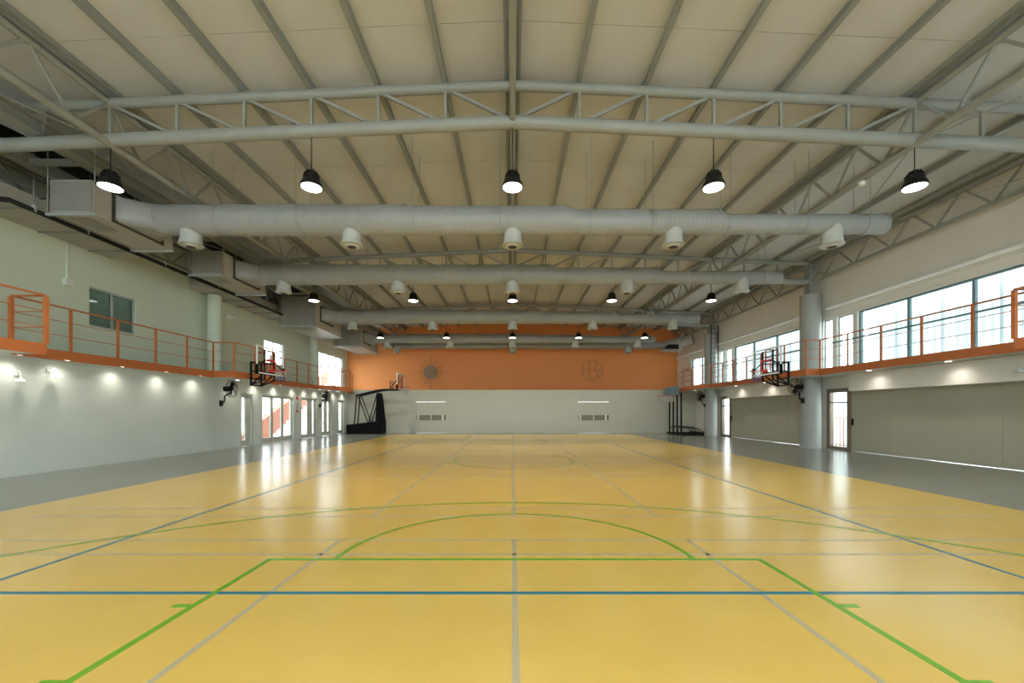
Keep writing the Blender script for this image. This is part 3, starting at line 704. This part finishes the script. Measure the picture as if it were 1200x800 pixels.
def wall_hoop(s, xb, xm, xbmp, yc, label):
    t = thing('basketball_hoop', (s*xm, yc, 2.6), label, 'hoop')
    X = lambda a: s*a
    def bx(name, m, x0, x1, y0, y1, z0, z1, p=t):
        lo, hi = sorted((s*x0, s*x1)); return boxpart(name, m, p, lo, hi, y0, y1, z0, z1)
    z0, z1, y0, y1 = 2.90, 3.95, yc-.9, yc+.9
    b = bx('backboard', 'board', xb, xb+.015, y0+.03, y1-.03, z0+.03, z1-.03)
    for a in ((y0, y1, z1-.05, z1), (y0, y1, z0, z0+.05), (y0, y0+.05, z0+.05, z1-.05), (y1-.05, y1, z0+.05, z1-.05)): bx('board_frame', 'white', xb-.01, xb+.035, *a, b)
    for a in ((yc-.295, yc+.295, z0+.55, z0+.60), (yc-.295, yc-.245, z0+.15, z0+.55), (yc+.245, yc+.295, z0+.15, z0+.55)): bx('target_line', 'red', xb-.012, xb-.002, *a, b)
    for ya in (y0, y1-.05): bx('corner_pad', 'blackpad', xb-.02, xb+.06, ya-.01, ya+.07, z0-.03, z0+.34, b)
    bx('lower_pad', 'blackpad', xb-.015, xb+.05, y0+.06, y1-.06, z0-.03, z0-.001, b)
    bx('rim_plate', 'red', xb-.04, xb-.011, yc-.12, yc+.12, 3.0, 3.12)
    MB().bar((X(xb-.03), yc, 3.04), (X(xb-.17), yc, 3.04), .10, .04).build('rim_bracket', 'red', t)
    rim_net(t, (X(xb-.15-.225), yc, 3.05), s, .225)
    # black frame on the jutting bay of the walkway, arms out to the board
    xf = xbmp-.035
    for dy in (-.32, .32):
        MB().bar((X(xf), yc+dy, 2.46), (X(xf), yc+dy, 3.40), .06, .06).build('frame_upright', 'blackm', t)
        for z in (2.49, 3.02, 3.37): MB().bar((X(xb+.06), yc+dy, z if z > 2.6 else 2.70), (X(xf), yc+dy, z), .05, .05).build('arm', 'blackm', t)
        MB().bar((X(xb+.12), yc+dy, 2.92), (X(xf), yc+dy, 2.49), .045, .045).build('brace', 'blackm', t)
        MB().bar((X(xb+.06), yc+dy, 2.68), (X(xb+.06), yc+dy, 3.86), .05, .05).build('board_upright', 'blackm', t)
    for z in (2.49, 2.75, 3.37): MB().bar((X(xf), yc-.32, z), (X(xf), yc+.32, z), .05, .05).build('frame_bar', 'blackm', t)
    MB().bar((X(xb+.06), yc-.32, 2.95), (X(xb+.06), yc+.32, 2.95), .05, .05).build('frame_bar', 'blackm', t)
    MB().bar((X(xb+.06), yc-.32, 3.45), (X(xb+.06), yc+.32, 3.45), .05, .05).build('frame_bar', 'blackm', t)
    for dy in (-.78, .78): MB().bar((X(xb+.05), yc+dy, 3.2), (X(xb+.06), yc+dy*.41, 3.45), .03, .03).build('brace', 'blackm', t)
    return t
wall_hoop(-1, 9.52, 10.9, 10.14, 16.15, 'glass basketball hoop fixed to the walkway on the air handler side')
wall_hoop(1, 10.0, 11.2, 10.7, 16.15, 'glass basketball hoop fixed to the walkway below the big windows')

# big portable hoop by the end wall
t = thing('portable_hoop', (-9.7, 27.1, 0), 'big black portable basketball hoop with padded base by the white end wall', 'hoop')
yc = 27.1
MB().prism([(-10.8, .02), (-8.52, .02), (-8.52, .86), (-10.8, .60)], 'Y', yc-.5, yc+.5).build('base', 'blackpad', t)
MB().prism([(-8.95, .80), (-8.50, .80), (-8.66, 2.3), (-8.72, 2.68), (-8.86, 2.68), (-8.90, 2.3)], 'Y', yc-.35, yc+.35).build('mast', 'blackpad', t)
for q in (-.3, .3):
    MB().bar((-10.2, yc+q, 2.52), (-10.35, yc+q, .62), .06, .06).build('strut', 'blackm', t)
    MB().bar((-10.12, yc+q, 2.52), (-9.45, yc+q, .72), .05, .05).build('strut', 'blackm', t)
    MB().bar((-8.86, yc+q, 2.66), (-9.42, yc+q, .72), .05, .05).build('strut', 'blackm', t)
    MB().tube([(-10.25, yc+q, 2.50), (-8.85, yc+q, 2.84), (-8.4, yc+q, 2.90), (-7.45, yc+q*.6, 2.90)], .06, 8).build('boom', 'blackm', t)
X0 = -7.40
b = boxpart('backboard', 'board', t, X0, X0+.015, yc-.87, yc+.87, 2.93, 3.92)
for a in ((yc-.9, yc+.9, 3.87, 3.95), (yc-.9, yc+.9, 2.9, 2.96), (yc-.9, yc-.85, 2.96, 3.87), (yc+.85, yc+.9, 2.96, 3.87)): boxpart('board_frame', 'white', b, X0-.02, X0+.03, *a)
for a in ((yc-.3, yc+.3, 3.45, 3.5), (yc-.3, yc-.25, 3.05, 3.45), (yc+.25, yc+.3, 3.05, 3.45)): boxpart('target_line', 'red', b, X0+.018, X0+.028, *a)
part('corner_pad', 'blackpad', b, lambda q: q.box(X0-.04, X0+.05, yc-.91, yc-.83, 2.86, 3.2))
for q in (-.5, .5):
    MB().bar((X0-.05, yc+q, 2.9), (X0-.05, yc+q, 3.8), .05, .05).build('board_upright', 'blackm', t)
    MB().bar((X0-.05, yc+q, 3.6), (X0-.62, yc+q*.5, 2.95), .04, .04).build('brace', 'blackm', t)
    MB().bar((X0-.62, yc+q*.5, 2.95), (X0-.62, yc+q*.5, 3.5), .04, .04).build('brace', 'blackm', t)
MB().bar((X0, yc, 3.04), (X0+.2, yc, 3.04), .1, .04).build('rim_bracket', 'red', t)
rim_net(t, (X0+.39, yc, 3.05), 1, .225, 'red', 'net')

# four small portable hoops parked in a row by the end bay wall
for i in range(4):
    y = 25.15+.62*i
    t = thing('practice_hoop', (10.6, y, 0), 'small black practice hoop on slim post, %s in its row from the end wall' % ORD[3-i], 'hoop', 'practice hoops parked by the wall')
    part('base', 'blackm', t, lambda q: q.box(10.3, 12.0, y-.26, y-.21, .0, .10).box(10.3, 12.0, y+.21, y+.26, .0, .10).box(10.28, 10.4, y-.26, y+.26, 0, .12).box(11.75, 12.05, y-.26, y+.26, .0, .16))
    MB().tube([(10.36, y, .1), (10.36, y, 2.62)], .05, 10).build('post', 'blackm', t)
    MB().tube([(10.40, y, .35)]+[(10.5+1.35*j/6, y, .48-.33*(j/6)**2+.08*math.sin(math.pi*j/6)) for j in range(7)], .025, 8).build('brace', 'blackm', t)
    MB().bar((10.36, y, 2.58), (10.12, y, 2.75), .05, .05).build('arm', 'blackm', t)
    MB().bar((10.36, y, 2.40), (10.12, y, 2.55), .05, .05).build('arm', 'blackm', t)
    b = boxpart('backboard', 'board', t, 10.08, 10.1, y-.27, y+.27, 2.50, 3.0)
    part('board_frame', 'frame_d', b, lambda q: q.box(10.065, 10.115, y-.29, y+.29, 2.98, 3.02).box(10.065, 10.115, y-.29, y+.29, 2.48, 2.52).box(10.065, 10.115, y-.29, y-.25, 2.52, 2.98).box(10.065, 10.115, y+.25, y+.29, 2.52, 2.98).box(10.07, 10.11, y-.02, y+.02, 2.52, 2.98).box(10.07, 10.11, y-.16, y-.13, 2.52, 2.98).box(10.07, 10.11, y+.13, y+.16, 2.52, 2.98))
    MB().bar((10.07, y, 2.46), (9.93, y, 2.46), .08, .03).build('rim_bracket', 'red', t)
    rim_net(t, (9.74, y, 2.46), -1, .20, 'red', 'net')

# ================================================================== WALL FANS
def fan(x, y, z, s, tilt, label, reach=.42):
    """drum fan on a bent arm; s = direction into the hall"""
    t = thing('wall_fan', (x, y, z-.55), label, 'fan')
    c = Vector((x+s*reach, y, z)); R = Matrix.Translation(c) @ Matrix.Rotation(tilt, 4, 'Z')
    def P_(mb, name, m): mb.xf(R); return mb.build(name, m, t)
    cage = MB()
    for k, (r, xx) in enumerate(((.31, -.09), (.33, 0), (.31, .09), (.2, .13), (.09, .14), (.2, -.12))): cage.torus((0, xx, 0), r, .007, 'Y', 24, 5)
    for j in range(20):
        a = 2*math.pi*j/20; ca, sa = math.cos(a), math.sin(a)
        cage.tube([(.08*ca, .14, .08*sa), (.2*ca, .13, .2*sa), (.31*ca, .09, .31*sa), (.33*ca, 0, .33*sa), (.31*ca, -.09, .31*sa), (.1*ca, -.13, .1*sa)], .004, 4)
    P_(cage, 'cage', 'blackm')
    for j in range(4):
        a = math.pi/2*j+.3; mb = MB(); n = 5
        pr = [(.05, -.25), (.14, -.42), (.26, -.34), (.29, 0), (.26, .28), (.14, .3), (.05, .2)]
        vs = [(r*math.cos(a+d), .05*math.sin(3*d), r*math.sin(a+d)) for r, d in pr]; k_ = len(vs)
        mb._add(vs+[(v[0], v[1]+.01, v[2]) for v in vs], [tuple(range(k_)), tuple(reversed(range(k_, 2*k_)))]+[(i, (i+1) % k_, (i+1) % k_+k_, i+k_) for i in range(k_)])
        P_(mb, 'blade', 'black')
    P_(MB().lathe([(.06, -.28), (.10, -.26), (.10, -.06), (.05, .02), (.05, .06)], (0, 0, 0), 16, 'Y'), 'motor', 'black')
    MB().tube([c+Vector((0, -.0, -.08)), c+Vector((-s*.12, 0, -.2)), (x+s*.16, y, z-.26), (x+s*.14, y, z-.5), (x, y, z-.55)], .03, 8).build('arm', 'black', t)
    MB().box(min(x, x+s*.04), max(x, x+s*.04), y-.08, y+.08, z-.66, z-.44).build('wall_plate', 'black', t)
fan(XL, 15.75, 2.33, 1, math.radians(-76), 'black caged wall fan beside the narrow-slit door, below the wall hoop', .42)
fan(XL, 23.82, 2.36, 1, math.radians(-75), 'black caged wall fan between the glass doors near the end wall', .42)
fan(11.64, 16.4, 2.45, -1, math.radians(97), 'black caged fan on the round column beneath the window-side wall hoop', .30)
fan(11.66, 24.8, 2.38, -1, math.radians(85), 'black caged fan on the round column nearest the orange wall', .30)

# ================================================================== SMALL WALL THINGS
def goose(x, y, z, s, ang, label):
    t = thing('gooseneck_lamp', (x, y, z), label, 'lamp')
    MB().tube([(x, y, z+.2), (x+s*.05, y, z+.25), (x+s*.11, y+ang*.07, z+.24), (x+s*.15, y+ang*.12, z+.17), (x+s*.16, y+ang*.13, z+.08)], .011, 8).build('arm', 'white', t)
    MB().lathe([(.085, -.03), (.09, -.025), (.035, .03), (.02, .06)], (x+s*.16, y+ang*.13, z+.05), 18).build('shade', 'white', t)
    MB().lathe([(.065, -.029), (.065, -.025)], (x+s*.16, y+ang*.13, z+.05), 16).build('reflector', 'alu', t)
    MB().box(min(x, x+s*.03), max(x, x+s*.03), y-.05, y+.05, z+.16, z+.24).build('wall_plate', 'white', t)
goose(XL, 9.25, 2.12, 1, -.3, 'white gooseneck wall lamp hanging low, under the jutting corner of the walkway')
goose(XL, 9.9, 2.26, 1, .6, 'white gooseneck wall lamp turned sideways beside a soffit downlight')
goose(12.0, 9.55, 2.36, -1, .2, 'white gooseneck wall lamp above the beige sliding panels')
t = thing('fire_alarm', (XL, 21.35, 1.5), 'red fire bell with call point and grey plate between glass doors', 'alarm')
MB().lathe([(.075, 0), (.075, .03), (.05, .06)], (XL, 21.3, 2.16), 18, 'X').build('bell', 'red', t)
boxpart('plate', 'alu', t, XL, XL+.02, 21.18, 21.42, 1.62, 1.92)
boxpart('call_point', 'red', t, XL, XL+.05, 21.25, 21.35, 1.42, 1.54)
t = thing('smoke_detector', (8.0, 9.37, 6.62), 'small white dome detector below the window-side zigzag truss', 'detector')
MB().lathe([(.03, 6.62), (.07, 6.66), (.08, 6.70)], (8.0, 9.37, 0), 16).build('dome', 'white', t); MB().lathe([(.085, 6.70), (.085, 6.725)], (8.0, 9.37, 0), 16).tube([(8.0, 9.37, 6.72), (8.0, 9.37, 6.79)], .02, 8).build('base', 'alu', t)
# cat ladder in front of the last column
t = thing('cat_ladder', (11.75, 24.5, 2.95), 'dark steel cat ladder fixed to the column nearest the orange wall', 'ladder')
for x in (11.78, 12.2): boxpart('rail', 'blackm', t, x-.02, x+.02, 24.3, 24.34, 3.03, 6.6)
for i in range(12): MB().tube([(11.78, 24.32, 3.2+.29*i), (12.2, 24.32, 3.2+.29*i)], .011, 6).build('rung', 'blackm', t)
# emblems on the orange wall
ex, ez = -96*30.7/480, 1.464+46*30.7/480
t = thing('sun_emblem', (ex, YFU-.03, ez-.6), 'round grey sun emblem with rays on the orange wall', 'emblem')
yw = YFU-.03
MB().lathe([(.54, yw-.04), (.54, yw)], (ex, 0, ez), 32, 'Y').build('disc', 'emblem', t)
MB().torus((ex, yw-.045, ez), .36, .02, 'Y', 32, 5).build('inner_ring', 'steel_d', t)
for i in range(24):
    a = 2*math.pi*i/24; r1 = 1.28 if i % 6 == 0 else (1.05 if i % 2 == 0 else .85)
    MB().bar((ex+.62*math.cos(a), yw-.015, ez+.62*math.sin(a)), (ex+r1*math.cos(a), yw-.015, ez+r1*math.sin(a)), .035, .03, (0, 1, 0)).build('ray', 'emblem', t)
ex, ez = 93.5*30.7/480, 1.464+48*30.7/480
t = thing('ring_emblem', (ex, YFU-.03, ez-.8), 'ring emblem with upright strokes and crossed lines on the orange wall', 'emblem')
MB().torus((ex, yw-.02, ez), 0.78, .018, 'Y', 40, 6).build('ring', 'emblem', t)
for a, b in (((-.30, -.72), (-.30, .72)), ((-.16, -.76), (-.16, .76)), ((.18, -.1), (.18, .74)), ((.36, .0), (.36, .68)), ((-.16, .02), (.74, .02)), ((.14, -.72), (.60, .1)), ((.56, -.5), (.14, .1)), ((-.74, .02), (-.30, .02))):
    MB().bar((ex+a[0], yw-.02, ez+a[1]), (ex+b[0], yw-.02, ez+b[1]), .032, .03, (0, 1, 0)).build('stroke', 'emblem', t)

# ================================================================== OUTSIDE (seen through the glass)
t = thing('outdoor_stair', (-15.0, 20, -.25), 'red rendered outdoor stair seen through the glass doors', 'stair')
MB().prism([(21.8, -.2), (24.9, -.25), (33, 3.8), (33, 4.65)], 'X', -15.1, -14.9).build('side_wall', 'brick', t)
for i in range(14): MB().box(-16.6, -15.1, 24.6+.55*i, 25.15+.55*i, -.25 if i < 2 else .25*i-.4, .25*i+.0).build('step', 'brick', t)
MB().box(-15.4, -15.2, 20.2, 22.4, -.25, 1.35).build('low_wall', 'brick', t)
tag(MB().box(-19.3, -19.0, 5, 40, -.25, 3.4).build('outdoor_wall', 'extw'), kind='structure')
for o in bpy.data.objects:
    if '_o' in o: del o['_o']
